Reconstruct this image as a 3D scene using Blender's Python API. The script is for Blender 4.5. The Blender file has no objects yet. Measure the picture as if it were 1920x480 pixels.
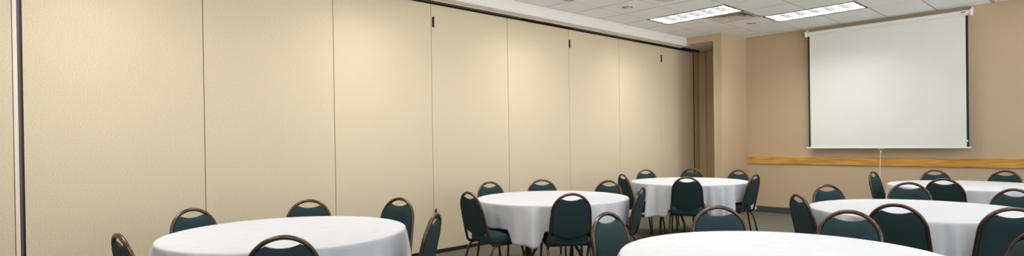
import bpy, bmesh, math, random
from mathutils import Vector, Matrix
random.seed(7)
C = bpy.context.scene.collection
PI = math.pi

# ------------------------------------------------------------------ materials
def srgb(r, g, b):
    f = lambda c: (c/255/12.92) if c/255 <= .04045 else ((c/255+.055)/1.055)**2.4
    return (f(r), f(g), f(b), 1)

def new_mat(name, col, rough=.6, metal=0., spec=.5):
    m = bpy.data.materials.new(name); m.use_nodes = True
    b = m.node_tree.nodes['Principled BSDF']
    b.inputs['Base Color'].default_value = col
    b.inputs['Roughness'].default_value = rough
    b.inputs['Metallic'].default_value = metal
    b.inputs['Specular IOR Level'].default_value = spec
    return m

def N(m, t, **kw):
    n = m.node_tree.nodes.new(t)
    for k, v in kw.items():
        if k in n.inputs: n.inputs[k].default_value = v
        else: setattr(n, k, v)
    return n

def L(m, a, ao, b, bi): m.node_tree.links.new(a.outputs[ao], b.inputs[bi])

def noisy(name, c1, c2, scale=40, stretch=(1, 1, 1), rough=.7, bump=.1, detail=4, metal=0, dist=.002, spec=.5, bscale=None):
    """two close tones mixed by object-space noise, with the same noise as bump"""
    m = new_mat(name, c1, rough, metal, spec)
    b = m.node_tree.nodes['Principled BSDF']
    tc = N(m, 'ShaderNodeTexCoord'); mp = N(m, 'ShaderNodeMapping'); mp.inputs['Scale'].default_value = stretch
    L(m, tc, 'Object', mp, 'Vector')
    no = N(m, 'ShaderNodeTexNoise'); no.inputs['Scale'].default_value = scale; no.inputs['Detail'].default_value = detail
    L(m, mp, 'Vector', no, 'Vector')
    r = N(m, 'ShaderNodeValToRGB'); r.color_ramp.elements[0].position = .3; r.color_ramp.elements[1].position = .7
    r.color_ramp.elements[0].color = c1; r.color_ramp.elements[1].color = c2
    L(m, no, 'Fac', r, 'Fac'); L(m, r, 'Color', b, 'Base Color')
    if bump:
        bn = no
        if bscale:
            bn = N(m, 'ShaderNodeTexNoise'); bn.inputs['Scale'].default_value = bscale; bn.inputs['Detail'].default_value = 2
            L(m, mp, 'Vector', bn, 'Vector')
        bu = N(m, 'ShaderNodeBump'); bu.inputs['Strength'].default_value = bump; bu.inputs['Distance'].default_value = dist
        L(m, bn, 'Fac', bu, 'Height'); L(m, bu, 'Normal', b, 'Normal')
    return m

M = {}
M['panel'] = noisy('partition_vinyl', srgb(207, 193, 163), srgb(224, 211, 184), 85, (1, 1, 1.5), .75, .13, 6, dist=.002)
M['wall'] = noisy('tan_paint', srgb(190, 169, 140), srgb(195, 174, 145), 120, (1, 1, 1), .7, .05)
M['jamb'] = noisy('tan_jamb', srgb(196, 176, 138), srgb(202, 182, 144), 90, (1, 1, 1), .7, .05)
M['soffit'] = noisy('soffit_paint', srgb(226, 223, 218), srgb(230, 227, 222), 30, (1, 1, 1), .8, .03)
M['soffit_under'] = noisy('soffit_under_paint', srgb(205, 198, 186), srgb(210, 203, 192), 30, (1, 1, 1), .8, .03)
M['cream'] = new_mat('cream_enamel', srgb(232, 222, 204), .4)
M['tile'] = noisy('ceiling_tile', srgb(232, 235, 236), srgb(243, 246, 247), 160, (1, 1, 1), .95, .35, 5, dist=.002, spec=.1)
M['tbar'] = new_mat('ceiling_bar', srgb(205, 203, 196), .6)
M['bronze'] = new_mat('bronze_trim', srgb(52, 38, 32), .45, .3)
M['black'] = new_mat('black_seal', srgb(24, 22, 22), .5)
M['graystrip'] = new_mat('gray_seal', srgb(88, 80, 82), .5)
M['base'] = noisy('rubber_base', srgb(66, 66, 62), srgb(72, 72, 68), 30, (1, 1, 1), .6, .0)
M['fabric'] = noisy('teal_fabric', srgb(26, 43, 45), srgb(43, 62, 65), 420, (1, 1, 1), .9, .3, 3, dist=.001, spec=.25)
M['frame'] = noisy('bronze_tube', srgb(74, 62, 54), srgb(98, 82, 72), 60, (1, 1, 1), .28, 0, 2, metal=.85)
M['glide'] = new_mat('glide_nylon', srgb(150, 140, 130), .5)
M['cloth'] = noisy('white_linen', srgb(193, 195, 200), srgb(198, 200, 205), 9, (1, 1, 1), .85, .35, 5, dist=.006, spec=.2)
M['ply'] = noisy('plywood', srgb(150, 110, 70), srgb(170, 128, 84), 6, (1, 10, 1), .5, .02)
M['tlegs'] = new_mat('table_leg_metal', srgb(70, 62, 56), .4, .6)
M['screen'] = noisy('screen_vinyl', srgb(226, 228, 224), srgb(229, 231, 227), 3, (1, 1, .4), .8, .0, spec=.2)
M['screen_black'] = new_mat('screen_border', srgb(26, 27, 28), .7)
M['enamel'] = new_mat('white_enamel', srgb(232, 232, 228), .35)
M['cord'] = new_mat('white_cord', srgb(225, 218, 200), .7)
M['chrome'] = new_mat('chrome_reflector', srgb(215, 215, 215), .12, 1.)
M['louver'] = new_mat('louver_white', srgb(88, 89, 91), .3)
M['metal_gray'] = new_mat('gray_metal', srgb(200, 196, 190), .5, .2)
M['dark_inside'] = new_mat('cavity_shade', srgb(60, 50, 42), .9)  # dark colour carries the shade seen in the tile gaps
M['vent'] = new_mat('vent_enamel', srgb(206, 196, 184), .5)

def emis(name, col, s):
    m = bpy.data.materials.new(name); m.use_nodes = True; nt = m.node_tree; nt.nodes.clear()
    e = nt.nodes.new('ShaderNodeEmission'); e.inputs[0].default_value = col; e.inputs[1].default_value = s
    o = nt.nodes.new('ShaderNodeOutputMaterial'); nt.links.new(e.outputs[0], o.inputs[0]); return m
LAMP = 12.5
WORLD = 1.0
M['lamp'] = emis('fluorescent_glow', (1.0, .97, .925, 1), LAMP)

# carpet: woven loop rows
def carpet():
    m = new_mat('loop_carpet', srgb(104, 104, 94), .95, 0, .1)
    b = m.node_tree.nodes['Principled BSDF']
    tc = N(m, 'ShaderNodeTexCoord'); mp = N(m, 'ShaderNodeMapping'); L(m, tc, 'Object', mp, 'Vector')
    def wave(rot, sc):
        w = N(m, 'ShaderNodeTexWave'); w.wave_type = 'BANDS'; w.bands_direction = rot
        w.inputs['Scale'].default_value = sc; w.inputs['Distortion'].default_value = .5; w.inputs['Detail'].default_value = 1
        L(m, mp, 'Vector', w, 'Vector'); return w
    wx, wy = wave('X', 9.5), wave('Y', 9.5)
    mul = N(m, 'ShaderNodeMath', operation='MULTIPLY'); L(m, wx, 'Fac', mul, 0); L(m, wy, 'Fac', mul, 1)
    no = N(m, 'ShaderNodeTexNoise'); no.inputs['Scale'].default_value = 90; L(m, mp, 'Vector', no, 'Vector')
    ad = N(m, 'ShaderNodeMath', operation='MULTIPLY_ADD'); L(m, no, 'Fac', ad, 0); ad.inputs[1].default_value = .35; L(m, mul, 'Value', ad, 2)
    r = N(m, 'ShaderNodeValToRGB'); r.color_ramp.elements[0].position = .15; r.color_ramp.elements[1].position = .85
    r.color_ramp.elements[0].color = srgb(58, 60, 54); r.color_ramp.elements[1].color = srgb(138, 136, 122)
    L(m, ad, 'Value', r, 'Fac'); L(m, r, 'Color', b, 'Base Color')
    bu = N(m, 'ShaderNodeBump'); bu.inputs['Strength'].default_value = .5; bu.inputs['Distance'].default_value = .004
    L(m, ad, 'Value', bu, 'Height'); L(m, bu, 'Normal', b, 'Normal')
    return m
M['carpet'] = carpet()

def oak():
    m = new_mat('honey_oak', srgb(196, 146, 66), .42)
    b = m.node_tree.nodes['Principled BSDF']
    tc = N(m, 'ShaderNodeTexCoord'); mp = N(m, 'ShaderNodeMapping'); mp.inputs['Scale'].default_value = (.9, 8, 16)
    L(m, tc, 'Object', mp, 'Vector')
    no = N(m, 'ShaderNodeTexNoise'); no.inputs['Scale'].default_value = 2.2; no.inputs['Detail'].default_value = 8; no.inputs['Distortion'].default_value = 1.2
    L(m, mp, 'Vector', no, 'Vector')
    r = N(m, 'ShaderNodeValToRGB'); e = r.color_ramp.elements
    e[0].position = .3; e[0].color = srgb(170, 116, 42); e[1].position = .7; e[1].color = srgb(220, 170, 88)
    x = r.color_ramp.elements.new(.5); x.color = srgb(204, 150, 66)
    L(m, no, 'Fac', r, 'Fac'); L(m, r, 'Color', b, 'Base Color')
    return m
M['oak'] = oak()

# ------------------------------------------------------------------ mesh helpers
def box(bm, x0, x1, y0, y1, z0, z1, mi=0, bev=0.):
    vs = [bm.verts.new((x, y, z)) for x in (x0, x1) for y in (y0, y1) for z in (z0, z1)]
    fs = []
    for q in ((0, 1, 3, 2), (4, 6, 7, 5), (0, 4, 5, 1), (2, 3, 7, 6), (0, 2, 6, 4), (1, 5, 7, 3)):
        f = bm.faces.new([vs[i] for i in q]); f.material_index = mi; fs.append(f)
    if bev:
        es = list({e for f in fs for e in f.edges})
        bmesh.ops.bevel(bm, geom=es, offset=bev, segments=2, affect='EDGES', profile=.5)
    return vs

def tube(bm, pts, r, seg=10, mi=0, closed=False, caps=True):
    """sweeps a circle along a polyline, parallel-transported"""
    pts = [Vector(p) for p in pts]; n = len(pts); rings = []
    tan = []
    for i in range(n):
        a = pts[(i-1) % n] if (closed or i) else pts[0]; b = pts[(i+1) % n] if (closed or i < n-1) else pts[-1]
        tan.append((b-a).normalized())
    up = Vector((0, 0, 1)) if abs(tan[0].z) < .9 else Vector((0, 1, 0))
    nrm = tan[0].cross(up).normalized()
    for i in range(n):
        nrm = (nrm - tan[i]*nrm.dot(tan[i])).normalized(); bi = tan[i].cross(nrm)
        rr = r[i] if isinstance(r, (list, tuple)) else r
        rings.append([bm.verts.new(pts[i] + (nrm*math.cos(2*PI*k/seg) + bi*math.sin(2*PI*k/seg))*rr) for k in range(seg)])
    for i in range(n if closed else n-1):
        A, B = rings[i], rings[(i+1) % n]
        for k in range(seg):
            f = bm.faces.new((A[k], A[(k+1) % seg], B[(k+1) % seg], B[k])); f.smooth = True; f.material_index = mi
    if caps and not closed:
        for R_ in (rings[0], rings[-1]):
            f = bm.faces.new(R_); f.material_index = mi

def lathe(bm, prof, seg=32, cx=0, cy=0, mi=0, smooth=True, cap=False):
    rings = []
    for r, z in prof:
        rings.append([bm.verts.new((cx+r*math.cos(2*PI*k/seg), cy+r*math.sin(2*PI*k/seg), z)) for k in range(seg)])
    for A, B in zip(rings, rings[1:]):
        for k in range(seg):
            f = bm.faces.new((A[k], A[(k+1) % seg], B[(k+1) % seg], B[k])); f.smooth = smooth; f.material_index = mi
    if cap:
        for R_ in (rings[0], rings[-1]):
            f = bm.faces.new(R_); f.material_index = mi

def smooth_path(ctrl, per=6):
    """Catmull-Rom through control points"""
    P = [Vector(p) for p in ctrl]; P = [P[0]*2-P[1]] + P + [P[-1]*2-P[-2]]; out = []
    for i in range(1, len(P)-2):
        for k in range(per):
            t = k/per
            out.append(.5*((2*P[i]) + (-P[i-1]+P[i+1])*t + (2*P[i-1]-5*P[i]+4*P[i+1]-P[i+2])*t*t + (-P[i-1]+3*P[i]-3*P[i+1]+P[i+2])*t**3))
    out.append(P[-2]); return out

def obj(name, bm, mats, parent=None, kind=None):
    bmesh.ops.recalc_face_normals(bm, faces=bm.faces)
    me = bpy.data.meshes.new(name); bm.to_mesh(me); bm.free()
    for m in (mats if isinstance(mats, (list, tuple)) else [mats]): me.materials.append(m)
    o = bpy.data.objects.new(name, me); C.objects.link(o)
    if parent: o.parent = parent
    if kind: o['kind'] = kind
    return o

def empty(name, label, cat, loc=(0, 0, 0), rz=0, group=None):
    o = bpy.data.objects.new(name, None); C.objects.link(o); o.location = loc; o.rotation_euler = (0, 0, rz)
    o['label'] = label; o['category'] = cat
    if group: o['group'] = group
    return o

def tag(o, label, cat, group=None):
    o['label'] = label; o['category'] = cat
    if group: o['group'] = group
    return o

def dup(root, loc, rz, label, group=None):
    r = root.copy(); C.objects.link(r); r.location = loc; r.rotation_euler = (0, 0, rz); r['label'] = label
    if group: r['group'] = group
    for ch in [o for o in bpy.data.objects if o.parent == root]:
        c = ch.copy(); C.objects.link(c); c.parent = r
        for g in [o for o in bpy.data.objects if o.parent == ch]:
            d = g.copy(); C.objects.link(d); d.parent = c
    return r

# ------------------------------------------------------------------ the room
XP, YB, HC = -5.679, 10.396, 3.16      # face of the partition, screen wall, ceiling
XS, ZS = -5.397, 3.010                 # soffit face and its lower edge
XR, YR = 2.6, -3.2                     # walls out of view
XL = -6.3

bm = bmesh.new(); box(bm, XL, XR, YR, YB, -.1, 0); obj('floor', bm, M['carpet'], kind='structure')

# fixtures that take the place of tiles: (x0, x1, y0, y1)
TX, TY = .6225, .598
GX0, GY0 = -4.965, 7.545
gx = lambda i: GX0 + i*TX
gy = lambda j: GY0 + j*TY
troffers = [(0, 0), (2, 2), (0, -4), (0, -8), (0, -12), (4, -2), (4, -8), (4, -14), (8, 0), (8, -6), (8, -12), (0, -16)]
vents = [(1, 1), (6, 4)]
taken = set()
for i, j in troffers:
    taken.add((i, round(j))); taken.add((i+1, round(j)))
for v in vents: taken.add(v)

bm = bmesh.new()
g = .005
for i in range(-1, 13):
    for j in range(-19, 5):
        if (i, j) in taken: continue
        x0, x1, y0, y1 = max(gx(i), XS), min(gx(i+1), XR), max(gy(j), YR), min(gy(j+1), YB)
        if x1-x0 < .03 or y1-y0 < .03: continue
        # a lay-in tile: face a little above the bar, its edges chamfered
        box(bm, x0+.016, x1-.016, y0+.016, y1-.016, HC, HC+.02, 0)
for i in range(0, 14):
    if gx(i) < XR:
        for j in range(-19, 5):
            if ((i, j) in taken and (i-1, j) in taken and (i in [t[0]+1 for t in troffers if round(t[1]) == j])): continue
            box(bm, gx(i)-.0095, gx(i)+.0095, max(gy(j), YR), min(gy(j+1), YB), HC+.003, HC+.012, 1)
for j in range(-18, 6):
    if YR < gy(j) < YB: box(bm, XS, XR, gy(j)-.0095, gy(j)+.0095, HC+.003, HC+.012, 1)
# dark sheet above the tiles, painting shade into the gaps, cut round the troffers
for i in range(-1, 13):
    for j in range(-19, 5):
        if (i, j) in taken: continue
        x0, x1, y0, y1 = max(gx(i), XS), min(gx(i+1), XR), max(gy(j), YR), min(gy(j+1), YB)
        if x1 > x0 and y1 > y0: box(bm, x0, x1, y0, y1, HC+.013, HC+.019, 2)
obj('ceiling', bm, [M['tile'], M['tbar'], M['dark_inside']], kind='structure')
bm = bmesh.new(); box(bm, XL, XR, YR, YB+.1, HC+.25, HC+.3); obj('ceiling_slab', bm, M['soffit'], kind='structure')

# walls
bm = bmesh.new(); box(bm, XL-.1, XR+.1, YB, YB+.12, 0, HC+.25); obj('wall_back', bm, M['wall'], kind='structure')
FILL_WIN = [(-2.2, .9), (2.1, 5.2), (6.4, 9.5)]; WZ0, WZ1 = .75, 2.75  # windows added in the unseen wall to let in fill light
bm = bmesh.new(); ys = [YR] + [v for w_ in FILL_WIN for v in w_] + [YB]
for k in range(0, len(ys), 2): box(bm, XR, XR+.2, ys[k], ys[k+1], 0, HC+.25)
for a_, b_ in FILL_WIN: box(bm, XR, XR+.2, a_, b_, 0, WZ0); box(bm, XR, XR+.2, a_, b_, WZ1, HC+.25)
obj('wall_right', bm, M['wall'], kind='structure')
for k, (a_, b_) in enumerate(FILL_WIN):
    bm = bmesh.new()
    box(bm, XR+.06, XR+.12, a_, b_, WZ0, WZ0+.05); box(bm, XR+.06, XR+.12, a_, b_, WZ1-.05, WZ1)
    for q in range(4):
        y = a_+.025+(b_-a_-.05)*q/3; box(bm, XR+.06, XR+.12, y-.025, y+.025, WZ0+.05, WZ1-.05)
    box(bm, XR-.04, XR+.06, a_-.03, b_+.03, WZ0-.03, WZ0)
    obj('fill_window_%d' % (k+1), bm, M['enamel'], kind='structure')
    ld = bpy.data.lights.new('fill_window_portal', 'AREA'); ld.shape = 'RECTANGLE'; ld.size = WZ1-WZ0; ld.size_y = b_-a_; ld.cycles.is_portal = True
    lo = bpy.data.objects.new('fill_window_portal', ld); C.objects.link(lo); lo.location = (XR+.19, (a_+b_)/2, (WZ0+WZ1)/2); lo.rotation_euler = (0, PI/2, 0)
bm = bmesh.new(); box(bm, XL-.1, XR+.1, YR-.12, YR, 0, HC+.25); obj('wall_rear', bm, M['wall'], kind='structure')
bm = bmesh.new(); box(bm, XL-.12, XL, YR, YB, 0, HC+.25); obj('wall_left', bm, M['wall'], kind='structure')
# wing wall beside the partition's recess, with the header over the opening
YP, XW0, XW1 = 9.47, -4.885, -4.73
bm = bmesh.new(); box(bm, XW0, XW1, YP, YB, 0, HC+.03, 0, .003)
obj('wall_wing', bm, M['wall'], kind='structure')
bm = bmesh.new(); box(bm, XS+.004, XW0, YP, YP+.10, 3.037, HC+.02)
obj('wall_header', bm, M['wall'], kind='structure')
# corner beads of the wing wall
bm = bmesh.new()
box(bm, XW0-.004, XW0+.028, YP-.004, YP+.004, 0, 3.037); box(bm, XW1-.022, XW1+.004, YP-.004, YP+.022, 0, HC-.001)
obj('trim_4', bm, M['jamb'], kind='structure')
# soffit that carries the partition track
bm = bmesh.new()
box(bm, XS-.10, XS, YR, YP, ZS, HC+.02, 0)
obj('soffit', bm, M['soffit'], kind='structure')
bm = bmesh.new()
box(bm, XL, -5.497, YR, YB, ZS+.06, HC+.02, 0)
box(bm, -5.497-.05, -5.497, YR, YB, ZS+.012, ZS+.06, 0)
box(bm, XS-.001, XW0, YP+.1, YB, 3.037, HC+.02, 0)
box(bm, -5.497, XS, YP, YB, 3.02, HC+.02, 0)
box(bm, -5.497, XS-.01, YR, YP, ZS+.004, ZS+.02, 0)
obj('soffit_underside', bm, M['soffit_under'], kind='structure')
# cream track rail along the soffit
bm = bmesh.new(); box(bm, -5.575, -5.535, YR, 9.55, ZS-.002, ZS+.03, 0, .004)
obj('trim_1', bm, M['cream'], kind='structure')
# dark track channel over the panels
bm = bmesh.new()
box(bm, -5.74, -5.60, YR, 10.30, ZS+.028, ZS+.058)
box(bm, -5.614, -5.606, YR, 10.30, ZS-.004, ZS+.03)
for y0, y1 in ((1.0, 2.6), (3.85, 5.5), (6.6, 8.2)):
    box(bm, -5.632, -5.618, y0, y1, ZS-.002, ZS+.018, 1, .003)
obj('trim_2', bm, [M['bronze'], M['metal_gray']], kind='structure')

# baseboards
bm = bmesh.new(); box(bm, XW1, XR, YB-.012, YB, 0, .105, 0, .003)
obj('baseboard_back', bm, M['base'], kind='structure')
bm = bmesh.new(); box(bm, XW1, XW1+.012, YP, YB-.012, 0, .105, 0, .003); box(bm, XW0, XW1+.012, YP-.012, YP, 0, .105, 0, .003)
obj('baseboard_wing', bm, M['base'], kind='structure')
# oak rail on the screen wall
bm = bmesh.new(); box(bm, XW1+.002, XR, YB-.022, YB, .868, .998, 0, .005)
obj('trim_3', bm, M['oak'], kind='structure')
# recess: end post and jamb
bm = bmesh.new(); box(bm, -5.78, XP+.01, 10.215, YB, 0, 3.06, 0, .003)
box(bm, XP+.02, -5.52, YB-.03, YB, 0, 3.03, 0, .003)
obj('trim_5', bm, M['jamb'], kind='structure')

# ------------------------------------------------------------------ operable partition
part = empty('folding_partition', 'long beige fabric folding partition of tall hinged panels under the ceiling track', 'partition', (XP, 1.555, 0))
W_ = 1.25
M['scuff'] = new_mat('vinyl_scuff', srgb(226, 208, 140), .6)
SCUFFS = [(1.470, 2.245, .010, .003), (1.486, 2.262, .006, .003), (1.462, 2.252, .003, .005), (1.458, 2.095, .005, .003), (1.450, 2.060, .003, .005), (1.468, 2.01, .003, .006)]
def panel(y0, y1, split=False):
    bm = bmesh.new(); box(bm, -.09, 0, y0-1.555+.003, y1-1.555-.003, .045, ZS-.012, 0, .003)
    if abs(y1-1.555) < .05:                       # small scuffs near the first seam
        for yy, zz, dy, dz in SCUFFS: box(bm, -.001, .0006, yy-1.555-dy, yy-1.555+dy, zz-dz, zz+dz, 1)
    return obj('panel', bm, [M['panel'], M['scuff']], part)
for i in range(0, 7):
    y0 = .305 + i*W_
    panel(y0, .305 + (i+1)*W_)
panel(.305+7*W_, 10.19)
for y0, y1 in ((-3.19, -2.25), (-2.24, -1.0), (-.99, .2515)): panel(y0, y1)
# cream edge moulding and dark seal between the end panel and the run
bm = bmesh.new(); box(bm, -.06, .006, .252-1.555, .2785-1.555, .02, ZS-.012, 0, .003); obj('edge_moulding', bm, M['cream'], part)
bm = bmesh.new(); box(bm, -.06, -.002, .280-1.555, .296-1.555, .02, ZS-.012, 0, .002); box(bm, -.05, 0, .296-1.555, .303-1.555, .02, ZS-.012, 1)
obj('seal_strip', bm, [M['graystrip'], M['black']], part)
bm = bmesh.new(); box(bm, -.06, .004, 10.192-1.555, 10.21-1.555, .02, ZS-.012, 0); obj('seal_strip', bm, M['black'], part)
# bottom sweep
bm = bmesh.new(); box(bm, -.075, .003, YR+.01-1.555, 10.19-1.555, .004, .047, 0, .003)
obj('bottom_seal', bm, M['bronze'], part)
def hinge(y, z0, z1):
    bm = bmesh.new(); tube(bm, [(.006, y-1.555, z0), (.006, y-1.555, z1)], .0105, 10)
    box(bm, 0, .006, y-1.555-.014, y-1.555+.014, z0+.006, z1-.006)
    obj('hinge', bm, M['black'], part)
for y in (4.085, 6.575, 9.07):
    hinge(y, 2.722, 2.845); hinge(y, .42, .54)
for y in (1.585,): hinge(y, .42, .54)

# ------------------------------------------------------------------ ceiling fixtures
def troffer_mesh():
    w, d, h = 2*TX, TY, .085
    bh = bmesh.new()   # housing
    e = .012
    box(bh, e, w-e, e, e+.006, 0, h+.03); box(bh, e, w-e, d-e-.006, d-e, 0, h+.03)
    box(bh, e, e+.006, e, d-e, 0, h+.03); box(bh, w-e-.006, w-e, e, d-e, 0, h+.03)
    box(bh, e, w-e, e, d-e, h+.024, h+.03)
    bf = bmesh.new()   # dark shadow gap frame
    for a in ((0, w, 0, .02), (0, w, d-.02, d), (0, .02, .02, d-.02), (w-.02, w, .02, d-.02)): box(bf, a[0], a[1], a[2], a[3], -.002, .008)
    bl = bmesh.new()   # louver blades
    nx, ny = 6, 3
    x0, x1, y0, y1 = e+.008, w-e-.008, e+.008, d-e-.008
    for k in range(1, nx):
        x = x0+(x1-x0)*k/nx; box(bl, x-.004, x+.004, y0, y1, .004, h-.006)
    for k in range(1, ny):
        y = y0+(y1-y0)*k/ny; box(bl, x0, x1, y-.006, y+.006, .004, h-.006)
    bp = bmesh.new()   # lamps panel above the louver
    vs = [bp.verts.new(c) for c in ((x0, y0, h), (x1, y0, h), (x1, y1, h), (x0, y1, h))]; bp.faces.new(vs)
    return bh, bf, bl, bp
tlabels = {0: 'lit recessed fluorescent ceiling light nearest the partition, beside the air vent',
           1: 'lit recessed fluorescent ceiling light between the air vent and the projection screen',
}
bh, bf, bl, bp = troffer_mesh()
t0 = empty('ceiling_light', tlabels[0], 'ceiling light', (gx(0), gy(0), HC), 0, 'recessed fluorescent lights in the tiled ceiling')
obj('housing', bh, M['enamel'], t0); obj('light_frame', bf, M['bronze'], t0); obj('louver', bl, M['louver'], t0); obj('lamp_panel', bp, M['lamp'], t0)
for k, (i, j) in enumerate(troffers):
    if k == 0: continue
    dup(t0, (gx(i), gy(j), HC), 0, tlabels.get(k, 'lit recessed fluorescent ceiling light behind the camera or out of view'))

# square air diffuser
vx, vy = gx(1), gy(1)
v = empty('air_vent', 'square louvred air vent in the ceiling between two lit lights', 'vent', (vx+TX/2, vy+TY/2, HC), 0, 'ceiling air vents')
bm = bmesh.new()
def ring(bm, a0, b0, z0, a1, b1, z1, mi=0):
    A = [bm.verts.new((sx*a0, sy*b0, z0)) for sx, sy in ((-1, -1), (1, -1), (1, 1), (-1, 1))]
    B = [bm.verts.new((sx*a1, sy*b1, z1)) for sx, sy in ((-1, -1), (1, -1), (1, 1), (-1, 1))]
    for k in range(4):
        f = bm.faces.new((A[k], A[(k+1) % 4], B[(k+1) % 4], B[k])); f.material_index = mi
ring(bm, .303, .290, -.002, .27, .258, -.002); ring(bm, .27, .258, -.002, .252, .241, .045)
obj('vent_frame', bm, M['vent'], v)
for s0, s1 in ((.215, .180), (.145, .112)):
    bm = bmesh.new(); ring(bm, s0, s0*.955, .002, s1, s1*.955, .04)
    obj('vent_blade', bm, M['vent'], v)
bm = bmesh.new(); box(bm, -.09, .09, -.085, .085, .004, .012, 0, .003); obj('vent_plate', bm, M['vent'], v)
bm = bmesh.new(); box(bm, -.30, .30, -.29, .29, .06, .065); obj('duct', bm, M['dark_inside'], v)
bm = bmesh.new(); tube(bm, [(-.2, 0, .03), (.2, 0, .03)], .004, 6); tube(bm, [(0, -.2, .03), (0, .2, .03)], .004, 6); obj('brace', bm, M['metal_gray'], v)

v2 = dup(v, (-.92, 10.135, HC), 0, 'white ceiling air vent tight against the tan wall, cut off by the photo\'s top edge'); v2.scale = (.98, .80, 1)

# recessed downlights (unlit, chrome reflector)
def downlight(x, y, label):
    t = empty('recessed_downlight', label, 'downlight', (x, y, HC), 0, 'small unlit chrome downlights in the ceiling tiles')
    bm = bmesh.new(); lathe(bm, [(.088, .0), (.09, -.004), (.076, -.006), (.072, -.002)], 32); obj('trim_ring', bm, M['enamel'], t)
    bm = bmesh.new(); lathe(bm, [(.072, -.004), (.066, .0), (.052, .006), (.030, .009)], 32); obj('reflector', bm, M['chrome'], t)
    bm = bmesh.new(); lathe(bm, [(.030, .008), (.030, -.006), (.024, -.014), (.010, -.018), (.0005, -.0185)], 20); obj('bulb', bm, M['chrome'], t)
    for k in range(4):
        a = PI/4+k*PI/2
        bm = bmesh.new(); tube(bm, [(.03*math.cos(a), .03*math.sin(a), -.008), (.07*math.cos(a), .07*math.sin(a), -.006)], .004, 6); obj('spring_clip', bm, M['black'], t)
    return t
downlight(-4.648, 6.608, 'small chrome downlight in a ceiling tile near the soffit, nearer than the lit lights')
downlight(-4.032, 9.068, 'small chrome downlight in the ceiling tile beside the square air vent')
# round ceiling speaker
t = empty('ceiling_speaker', 'round white speaker grille cut off by the top of the photo', 'speaker', (-4.05, 6.60, HC))
bm = bmesh.new(); lathe(bm, [(.16, .0), (.16, -.006), (.145, -.010), (.142, -.006)], 40); obj('speaker_rim', bm, M['enamel'], t)
bm = bmesh.new(); lathe(bm, [(.143, -.007), (.07, -.009), (.001, -.0095)], 40); obj('speaker_grille', bm, M['tbar'], t)

# ------------------------------------------------------------------ projection screen
YS = 10.28
sc = empty('projection_screen', 'white pull-down projection screen hanging on the tan wall', 'projection screen', (-2.555, YS, 1.15))
SX, SZ = -2.555, 1.15
def rel(x, z): return x-SX, z-SZ
x0, x1 = -3.640-SX, -1.448-SX
bm = bmesh.new()
prof = [(-.035, -.036), (.02, -.036), (.043, -.012), (.043, .022), (.02, .040), (-.028, .040), (-.045, .02), (-.045, -.016)]
zc = 3.055-SZ
A = [bm.verts.new((x0, -p[0], zc+p[1])) for p in prof]; B = [bm.verts.new((x1, -p[0], zc+p[1])) for p in prof]
for k in range(8): bm.faces.new((A[k], A[(k+1) % 8], B[(k+1) % 8], B[k]))
bm.faces.new(A); bm.faces.new(B)
case = obj('screen_case', bm, M['enamel'], sc)
for xx in (x0, x1):
    bm = bmesh.new(); box(bm, xx-.014, xx+.014, -.052, .052, zc-.046, zc+.048, 0, .010); box(bm, xx-.009, xx+.009, -.012, .105, zc+.03, zc+.080, 0, .004)
    tube(bm, [(xx-.002, -.006, zc+.062), (xx-.002, -.016, zc+.062)], .008, 10, 1)
    obj('end_cap', bm, [M['enamel'], M['black']], sc)
# little dark maker's badge on the case
bm = bmesh.new(); box(bm, -1.563-SX, -1.508-SX, -.0455, -.043, zc+.004, zc+.013); b_ = obj('badge', bm, M['black'], sc)
# the sheet: black side borders, white field, all one hanging sheet slightly thick
bm = bmesh.new()
zt, zb = 3.03-SZ, 1.165-SZ
xa = [-3.619-SX, -3.592-SX, -1.516-SX, -1.488-SX]
nseg = 24
def yw(x, z): return .0025*math.sin(x*3.1+.6)*math.sin((z)*1.7)
for q, (u0, u1, mi) in enumerate(((xa[0], xa[1], 1), (xa[1], xa[2], 0), (xa[2], xa[3], 1))):
    n_ = 1 if mi else nseg
    for side, off in ((0, 0), (1, .003)):
        grid = [[bm.verts.new((u0+(u1-u0)*i/n_, off+yw(u0+(u1-u0)*i/n_, zb+(zt-zb)*j/16), zb+(zt-zb)*j/16)) for j in range(17)] for i in range(n_+1)]
        for i in range(n_):
            for j in range(16):
                f = bm.faces.new((grid[i][j], grid[i+1][j], grid[i+1][j+1], grid[i][j+1])); f.material_index = mi; f.smooth = True
bmesh.ops.remove_doubles(bm, verts=bm.verts, dist=.0002)
obj('screen_sheet', bm, [M['screen'], M['screen_black']], sc)
bm = bmesh.new(); box(bm, -3.655-SX, -1.462-SX, -.010, .014, 1.142-SZ, 1.166-SZ, 0, .005); obj('bottom_bar', bm, M['enamel'], sc)
bm = bmesh.new(); box(bm, -1.522-SX, -1.500-SX, -.008, -.002, 1.235-SZ, 1.262-SZ, 0, .002); obj('clip', bm, M['enamel'], sc)
hx = -2.577-SX
bm = bmesh.new(); box(bm, hx-.03, hx+.03, -.012, .012, 1.134-SZ, 1.143-SZ, 0, .003)
tube(bm, smooth_path([(hx-.028, 0, 1.136-SZ), (hx-.02, 0, 1.112-SZ), (hx, 0, 1.104-SZ), (hx+.02, 0, 1.112-SZ), (hx+.028, 0, 1.136-SZ)], 5), .004, 8)
hd = obj('pull_handle', bm, M['metal_gray'], sc)
bm = bmesh.new(); tube(bm, smooth_path([(hx, 0, 1.106-SZ), (hx-.004, -.004, .95-SZ), (hx-.012, -.002, .75-SZ), (hx-.020, 0, .52-SZ)], 6), .006, 8)
tube(bm, [(hx+.004, 0, 1.106-SZ), (hx+.003, -.002, 1.06-SZ)], .009, 8)
obj('pull_cord', bm, M['cord'], sc)

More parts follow.
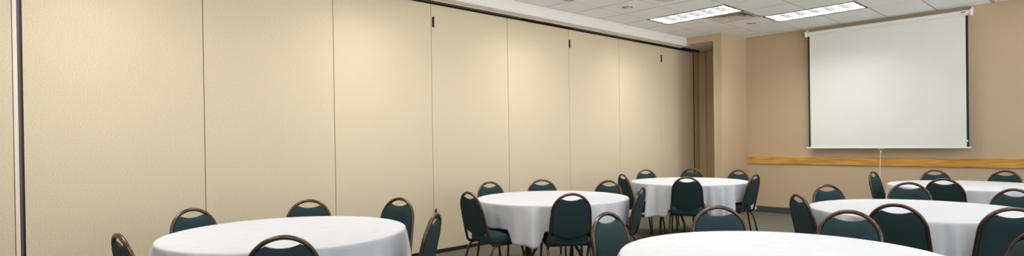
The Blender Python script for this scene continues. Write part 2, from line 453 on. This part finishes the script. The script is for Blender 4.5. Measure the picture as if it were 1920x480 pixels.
# ------------------------------------------------------------------ banquet chair
HT = .89          # height of the arch
LEAN = math.radians(13.5)
ZB0 = .44         # where the back tubes meet the seat
UL = (HT-ZB0)/math.cos(LEAN)
YBK = -.200
def bk(x, u, n=0.):
    """point on the leaning back: x across, u down from the top, n toward the front"""
    s = UL-u
    return (x, YBK - s*math.sin(LEAN) + n*math.cos(LEAN), ZB0 + s*math.cos(LEAN) + n*math.sin(LEAN))
AW, AH = .168, .172
def half(u):
    if u < AH: return AW*math.sqrt(max(0, 1-((AH-u)/AH)**2))
    return AW + .020*(u-AH)/(UL-AH)
def chair_proto():
    c = empty('banquet_chair', '', 'chair')
    r = .0125
    # frame: one arch tube with tails that run forward under the seat
    bm = bmesh.new(); left = []
    n = 16
    arch = [(-AW*math.cos(a), AH-AH*math.sin(a)) for a in [PI*k/(2*n) for k in range(n+1)]]
    pts = [bk(x, u+r) for x, u in arch]
    tail = [bk(-half(UL*.55), UL*.55), bk(-half(UL*.72), UL*.72), bk(-half(UL*.9), UL*.90)]
    tail += [(-.188, YBK+.004, ZB0-.012), (-.187, YBK+.03, ZB0-.030), (-.184, YBK+.08, ZB0-.034), (-.184, YBK+.34, ZB0-.034)]
    L_ = [Vector(p) for p in reversed(tail)] + [Vector(p) for p in pts]
    R_ = [Vector((-p.x, p.y, p.z)) for p in reversed(L_[:-1])]
    tube(bm, L_+R_, r, 12)
    obj('back_frame', bm, M['frame'], c)
    # padded back: outline inside the frame, concave at the hand hole, rounded at the bottom
    out = []
    ins = r+.002
    xo = .083; uo = AH-AH*math.sqrt(1-(xo/AW)**2)+r*2+.006
    K = 14
    for k in range(-K, K+1):                      # top edge, left to right
        x = xo*k/K; dip = .018*(1-(abs(x)/xo)**2.2)
        out.append((x, uo+dip+.000))
    for k in range(1, 15):                        # right side down
        u = uo + (UL-.125-uo)*k/14
        out.append((half(u-r)-ins*.5, u))
    hb = half(UL-.125)-ins*.5; cr = .11
    for k in range(1, 13):
        a = PI/2*k/12
        out.append((hb-hb*(1-math.cos(a)), UL-.125+.085*math.sin(a)))
    mir = [(-x, u) for x, u in out[2*K+1:]]
    out = out + list(reversed(mir[:-1]))
    bm = bmesh.new(); cx, cu = 0, .5*(uo+UL-.07)
    S = [1, .985, .95, .88, .75, .55, .3]
    def dep(s, t): return t*(1-s**6)**.5 if s < 1 else 0
    for sgn, t in ((1, .026), (-1, .014)):
        prev = None
        for s in S:
            ringv = [bm.verts.new(bk(cx+(x-cx)*s, cu+(u-cu)*s, sgn*dep(s, t)-.002)) for x, u in out]
            if prev:
                for k in range(len(out)):
                    f = bm.faces.new((prev[k], prev[(k+1) % len(out)], ringv[(k+1) % len(out)], ringv[k])); f.smooth = True
            prev = ringv
        f = bm.faces.new(prev)
    bmesh.ops.remove_doubles(bm, verts=bm.verts, dist=.0003)
    obj('backrest', bm, M['fabric'], c)
    # seat: thick rounded cushion
    bm = bmesh.new()
    def seat_out(g):
        pts = []; rx, y0, y1 = .202+g, -.185-g, .235+g; cr = .075
        for (sx, sy, a0) in ((1, -1, -PI/2), (1, 1, 0), (-1, 1, PI/2), (-1, -1, PI)):
            w = rx-(.012 if sy < 0 else 0)
            ccx = sx*(w-cr); ccy = (y1-cr) if sy > 0 else (y0+cr)
            for k in range(9):
                a = a0+PI/2*k/8; pts.append((ccx+cr*math.cos(a), ccy+cr*math.sin(a)))
        return pts
    base = seat_out(0); prev = None
    prof = [(.86, 0, .418), (.96, 0, .418), (.99, 0, .424), (1, 0, .438), (1.0, 0, .455), (.99, 0, .472), (.96, 0, .484), (.9, 0, .492), (.75, 0, .499), (.45, 0, .503)]
    for s, _, z in prof:
        ringv = []
        for x, y in base:
            yy = .025+(y-.025)*s
            zz = z + .012*(1-min(1, abs(x*s)/.2)**2)*(1 if z > .48 else 0) - (.018*max(0, (yy-.12)/.12)**2 if z > .43 else 0)
            ringv.append(bm.verts.new((x*s, yy, zz)))
        if prev:
            for k in range(len(base)):
                f = bm.faces.new((prev[k], prev[(k+1) % len(base)], ringv[(k+1) % len(base)], ringv[k])); f.smooth = True
        else: bm.faces.new(ringv)
        prev = ringv
    bm.faces.new(prev)
    obj('seat', bm, M['fabric'], c)
    bm = bmesh.new(); box(bm, -.165, .165, -.15, .20, .405, .42, 0, .004)
    obj('seat_pan', bm, M['black'], c)
    # legs: rear ones curve out of the seat rail and splay backward, front ones lean forward
    for sx in (-1, 1):
        bm = bmesh.new()
        tube(bm, smooth_path([(sx*.184, -.06, .404), (sx*.186, -.12, .402), (sx*.190, -.165, .380), (sx*.194, -.195, .320), (sx*.200, -.232, .16), (sx*.206, -.262, .008)], 5), .0115, 10)
        lg = obj('leg', bm, M['frame'], c)
        bm = bmesh.new(); lathe(bm, [(.0005, 0), (.014, 0), (.014, .022), (.0118, .024)], 12, sx*.206, -.263); obj('glide', bm, M['glide'], lg)
        bm = bmesh.new()
        tube(bm, smooth_path([(sx*.184, .06, .404), (sx*.186, .115, .402), (sx*.189, .150, .382), (sx*.193, .170, .320), (sx*.199, .195, .16), (sx*.205, .215, .008)], 5), .0115, 10)
        lg = obj('leg', bm, M['frame'], c)
        bm = bmesh.new(); lathe(bm, [(.0005, 0), (.014, 0), (.014, .022), (.0118, .024)], 12, sx*.205, .216); obj('glide', bm, M['glide'], lg)
    bm = bmesh.new()
    tube(bm, [(-.184, -.10, .404), (.184, -.10, .404)], .009, 8); tube(bm, [(-.184, .10, .404), (.184, .10, .404)], .009, 8)
    obj('cross_rail', bm, M['frame'], c)
    return c
chair = chair_proto()
TOPY = bk(0, 0)[1]          # y of the arch top in chair space (negative)

# ------------------------------------------------------------------ round tables
R = .765; HTB = .762
def table(cx, cy, leg_rot, label):
    t = empty('round_table', label, 'table', (cx, cy, 0), leg_rot, 'round folding tables under white cloths')
    bm = bmesh.new(); lathe(bm, [(.0005, .732), (.748, .732), (.752, .736), (.752, .750), (.748, .756), (.0005, .756)], 64)
    obj('tabletop', bm, M['ply'], t)
    for s in (-1, 1):
        bm = bmesh.new(); box(bm, -.30, .30, s*.285-.02, s*.285+.02, .70, .732, 0, .003); obj('leg_bracket', bm, M['tlegs'], t)
        for q in (-1, 1):
            bm = bmesh.new()
            tube(bm, smooth_path([(q*.085, s*.285, .70), (q*.085, s*.285, .52), (q*.095, s*.285, .47), (q*.18, s*.285, .335), (q*.228, s*.285, .25), (q*.24, s*.285, .20), (q*.24, s*.285, .01)], 5), .0145, 10)
            lg = obj('leg', bm, M['tlegs'], t)
            bm = bmesh.new(); lathe(bm, [(.0005, 0), (.018, 0), (.018, .03), (.0148, .032)], 12, q*.24, s*.285); obj('glide', bm, M['glide'], lg)
        bm = bmesh.new(); tube(bm, [(-.085, s*.285, .56), (.085, s*.285, .56)], .010, 8); tube(bm, [(0, s*.285, .56), (0, s*.05, .73)], .008, 8); obj('brace', bm, M['tlegs'], t)
    return t

def cloth(cx, cy, seed, drop, label, tips=(), seats=()):
    rnd = random.Random(seed)
    nf = rnd.choice([11, 12, 13]); ph = [rnd.uniform(0, 2*PI) for _ in range(6)]
    n = 420; bm = bmesh.new(); prev = None
    top = HTB+.004
    # irregular pleats: each has its own place, width and depth
    pl = []; a_ = rnd.uniform(0, .3)
    while a_ < 2*PI-.12:
        wd = rnd.uniform(.055, .13); pl.append((a_, wd, rnd.uniform(.45, 1.15), rnd.choice((1, 1, 1, -.6)))); a_ += wd*rnd.uniform(2.3, 4.2)
    def fold(a):
        f = .35*math.sin(3*a+ph[1]) + .25*math.sin(5*a+ph[2])
        for pa, wd, am, sg in pl:
            da = (a-pa+PI) % (2*PI)-PI
            if abs(da) < wd*2.2:
                q = da/wd; f += sg*am*(math.exp(-abs(q)**1.5*1.6)*1.5 - .75*math.exp(-((q-1.1)*1.8)**2))
        return f
    rows = [(r_, 0) for r_ in (.001, .15, .3, .45, .6, .70, .74)]
    rows += [(R-.012, .0008), (R-.005, .003), (R-.0015, .007), (R, .013)]
    m = 16
    for k in range(1, m+1): rows.append((None, k/m))
    for r_, t_ in rows:
        ringv = []
        for k in range(n):
            a = 2*PI*k/n; fo = fold(a)
            if r_ is not None:
                rr, z = r_, top-t_
                # faint creases in the top
                if r_ > .1 and r_ < .745: z += .0006*math.sin(9*math.cos(a+ph[2])*r_+ph[1])
            else:
                d = drop + .022*math.sin(2*a+ph[4]) + .018*math.sin(3*a+ph[5])
                for ta, tw, tv in tips:
                    da = (a-ta+PI) % (2*PI)-PI; d += tv*math.exp(-(da/tw)**2)
                lift = 0
                for sa in seats:                     # the hem lies on the seats pushed under the table
                    da = abs((a-sa+PI) % (2*PI)-PI); lift = max(lift, min(1, max(0, (.35-da)/.08)))
                lift = lift*lift*(3-2*lift)
                d = d*(1-lift) + min(d, top-.532)*lift
                amp = .058*t_**.7*(1-.75*lift)
                rr = R + amp*fo + .006*t_ - .012*t_*t_
                z = top-.013-(d-.013)*t_ - .004*fo*t_
            ringv.append(bm.verts.new((rr*math.cos(a), rr*math.sin(a), z)))
        if prev:
            for k in range(n):
                f = bm.faces.new((prev[k], prev[(k+1) % n], ringv[(k+1) % n], ringv[k])); f.smooth = True
        else: bm.faces.new(ringv)
        prev = ringv
    o = obj('tablecloth', bm, M['cloth']); o.location = (cx, cy, 0)
    so = o.modifiers.new('thickness', 'SOLIDIFY'); so.thickness = .0015; so.offset = 1
    tag(o, label, 'tablecloth', 'round white tablecloths')
    return o

TB = [(-3.806, 1.540), (-3.971, 4.296), (-1.148, 2.859), (-4.036, 7.085), (-1.091, 5.374), (-1.218, 8.267)]
TN = ['the big table beside the partition\'s dark vertical seal',
      'the middle table along the partition',
      'the cut-off foreground table nearest the camera',
      'the table next to the wing wall and recess',
      'the middle table in front of the projection screen',
      'the table closest to the oak rail and screen']
SHORT = ['the table beside the dark vertical seal', 'the middle table along the partition', 'the foreground table nearest the camera',
         'the table by the wing wall', 'the middle table before the screen', 'the table closest to the screen']
VA = math.radians(46.65)     # the camera looks this far round from the partition's line
legrot = [VA, VA+.05, VA, VA-1.15, VA, VA]
tl = ['round folding table under white cloth, ' + s for s in
      ('beside the dark vertical seal', 'middle one along the partition', 'in the foreground nearest the camera', 'by the wing wall and recess', 'middle one before the screen', 'closest to the screen wall')]
cl = ['round white tablecloth, ' + s for s in
      ('on the table beside the partition\'s dark seal', 'reaching low in soft folds, middle table along the partition', 'brightest and largest, cut off by the bottom of the photo',
       'hem dipping to a point, on the table by the wing wall', 'on the middle table in front of the screen', 'on the table closest to the screen and oak rail')]
# arch-top positions of every chair, its table, a turn from facing the table's centre, and its label
CH = [
 (-3.61, .56, 0, -6, 'chair seen edge-on beside the dark vertical seal, at the table\'s near end'),
 (-4.64, 1.17, 0, -6, 'chair against the partition, first from the dark seal behind the big table'),
 (-4.55, 2.01, 0, 0, 'chair centred behind the big partition-side table, only its arch showing'),
 (-4.10, 2.59, 0, 0, 'chair at the far end of the big table, left of the low partition hinge'),
 (-3.01, 2.17, 0, 0, 'chair turned edge-on in front of the low partition hinge'),
 (-2.87, 1.13, 0, 0, 'chair seen from behind at the bottom edge, before the big partition-side table'),
 (-4.08, 3.29, 1, 0, 'whole chair seen from behind beside the partition, legs and seat visible'),
 (-4.92, 4.28, 1, -10, 'chair against the partition, left behind the middle table'),
 (-4.67, 4.88, 1, -1, 'chair against the partition, centred behind the middle table'),
 (-3.94, 5.15, 1, 10, 'chair at the far end of the middle partition-side table, beside an edge-on one'),
 (-3.13, 4.65, 1, -3, 'chair seen edge-on between the middle and far partition-side tables'),
 (-3.26, 3.77, 1, 0, 'chair seen squarely from behind before the middle partition-side table'),
 (-2.22, 2.89, 2, 0, 'chair with brown frame standing at the left end of the foreground table'),
 (-1.86, 3.64, 2, -6, 'copper-toned framed chair facing the camera behind the foreground table'),
 (-1.15, 3.92, 2, 6, 'chair facing the camera across the foreground table, before the screen-side table'),
 (-.257, 3.611, 2, 0, 'chair cut off by the photo\'s lower right corner, front of backrest showing'),
 (-4.51, 6.23, 3, 0, 'chair at the near partition side of the table by the wing wall, seat showing'),
 (-4.91, 7.37, 3, -8, 'chair against the partition behind the table by the wing wall'),
 (-4.49, 7.99, 3, -12, 'chair in front of the recess opening behind the far table'),
 (-3.74, 7.93, 3, 11, 'chair in front of the wing wall, just left of the oak rail\'s end'),
 (-3.13, 7.10, 3, 0, 'chair seen edge-on by the tan wall\'s baseboard, at the wing-wall table'),
 (-3.55, 6.19, 3, 0, 'chair seen squarely from behind before the table by the wing wall'),
 (-1.78, 4.78, 4, 5, 'chair seen edge-on at the left end of the middle screen-side table'),
 (-1.93, 5.91, 4, 0, 'chair facing the camera at the far left of the middle screen-side table'),
 (-1.42, 6.60, 4, 0, 'chair facing the camera between the two screen-side tables, beside a dark back'),
 (-1.04, 4.51, 4, -2, 'dark chair back between foreground and middle screen-side tables'),
 (-.46, 4.66, 4, -16, 'large dark chair back cut off by the photo\'s right edge'),
 (-.61, 6.28, 4, 0, 'chair partly cut by the right edge, between the two screen-side tables'),
 (-2.19, 8.36, 5, 0, 'chair seen nearly edge-on below the screen\'s hanging pull cord'),
 (-1.68, 9.11, 5, 0, 'chair between the oak rail and the far white table, nearer the pull cord'),
 (-1.00, 9.36, 5, 0, 'chair between the oak rail and the far white table, by the right edge'),
 (-1.28, 7.36, 5, 0, 'dark chair back standing before the table closest to the screen'),
]
def pose(x, y, ti, turn):
    cx, cy = TB[ti]
    dd = math.hypot(x-cx, y-cy)
    if dd < .91: x, y = cx+(x-cx)*.91/dd, cy+(y-cy)*.91/dd
    a = math.atan2(cy-y, cx-x) + math.radians(turn)       # facing direction
    return x - TOPY*math.cos(a), y - TOPY*math.sin(a), a
def seat_angle(c):
    ox, oy, a = pose(*c[:4]); cx, cy = TB[c[2]]
    return math.atan2(oy-.12*math.sin(a)-cy, ox-.12*math.cos(a)-cx)
for k, (cx, cy) in enumerate(TB):
    table(cx, cy, legrot[k], tl[k])
    tips = ()
    if k == 3: tips = ((math.radians(-112), .18, .10),)
    cloth(cx, cy, 20+k, .385, cl[k], tips, [seat_angle(c) for c in CH if c[2] == k])

first = True
for (x, y, ti, turn, lab) in CH:
    ox, oy, a = pose(x, y, ti, turn); rz = a-PI/2
    if first:
        chair.location = (ox, oy, 0); chair.rotation_euler = (0, 0, rz); chair['label'] = lab; chair['group'] = 'teal banquet chairs around the round tables'; first = False
    else: dup(chair, (ox, oy, 0), rz, lab)

# ------------------------------------------------------------------ world, camera, view
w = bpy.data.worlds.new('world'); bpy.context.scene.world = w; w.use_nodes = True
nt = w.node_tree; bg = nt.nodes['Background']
# daylight for the added windows: pale sky above, ground made brighter to light the ceiling
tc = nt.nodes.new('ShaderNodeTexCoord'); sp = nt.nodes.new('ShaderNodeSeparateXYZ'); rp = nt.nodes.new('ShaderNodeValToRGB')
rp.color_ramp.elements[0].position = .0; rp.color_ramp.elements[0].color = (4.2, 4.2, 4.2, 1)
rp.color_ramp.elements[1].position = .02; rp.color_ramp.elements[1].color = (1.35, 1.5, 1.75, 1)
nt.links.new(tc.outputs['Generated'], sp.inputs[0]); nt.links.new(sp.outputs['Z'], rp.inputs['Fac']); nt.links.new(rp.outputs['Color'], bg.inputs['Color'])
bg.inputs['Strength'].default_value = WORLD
cd = bpy.data.cameras.new('camera'); cam = bpy.data.objects.new('camera', cd); C.objects.link(cam)
F = Vector((-.72722752, .68637652, -.00523596)); Rv = Vector((.68636688, .72710415, -.01483455)); U = Vector((.006375, .01438189, .99987625))
mw = Matrix(((Rv.x, U.x, -F.x, 0), (Rv.y, U.y, -F.y, 0), (Rv.z, U.z, -F.z, 1.3389), (0, 0, 0, 1)))
cam.matrix_world = mw
cd.sensor_fit = 'HORIZONTAL'; cd.sensor_width = 36; cd.lens = 1081.0/1920*36; cd.shift_y = (270.53-240)/1920; cd.clip_start = .05
bpy.context.scene.camera = cam
s = bpy.context.scene
s.view_settings.view_transform = 'Standard'; s.view_settings.look = 'None'; s.view_settings.gamma = 1; s.view_settings.use_curve_mapping = False
s.view_settings.exposure = 1.12
s.cycles.max_bounces = 10; s.cycles.diffuse_bounces = 6; s.cycles.use_denoising = True
s.cycles.sample_clamp_indirect = 4
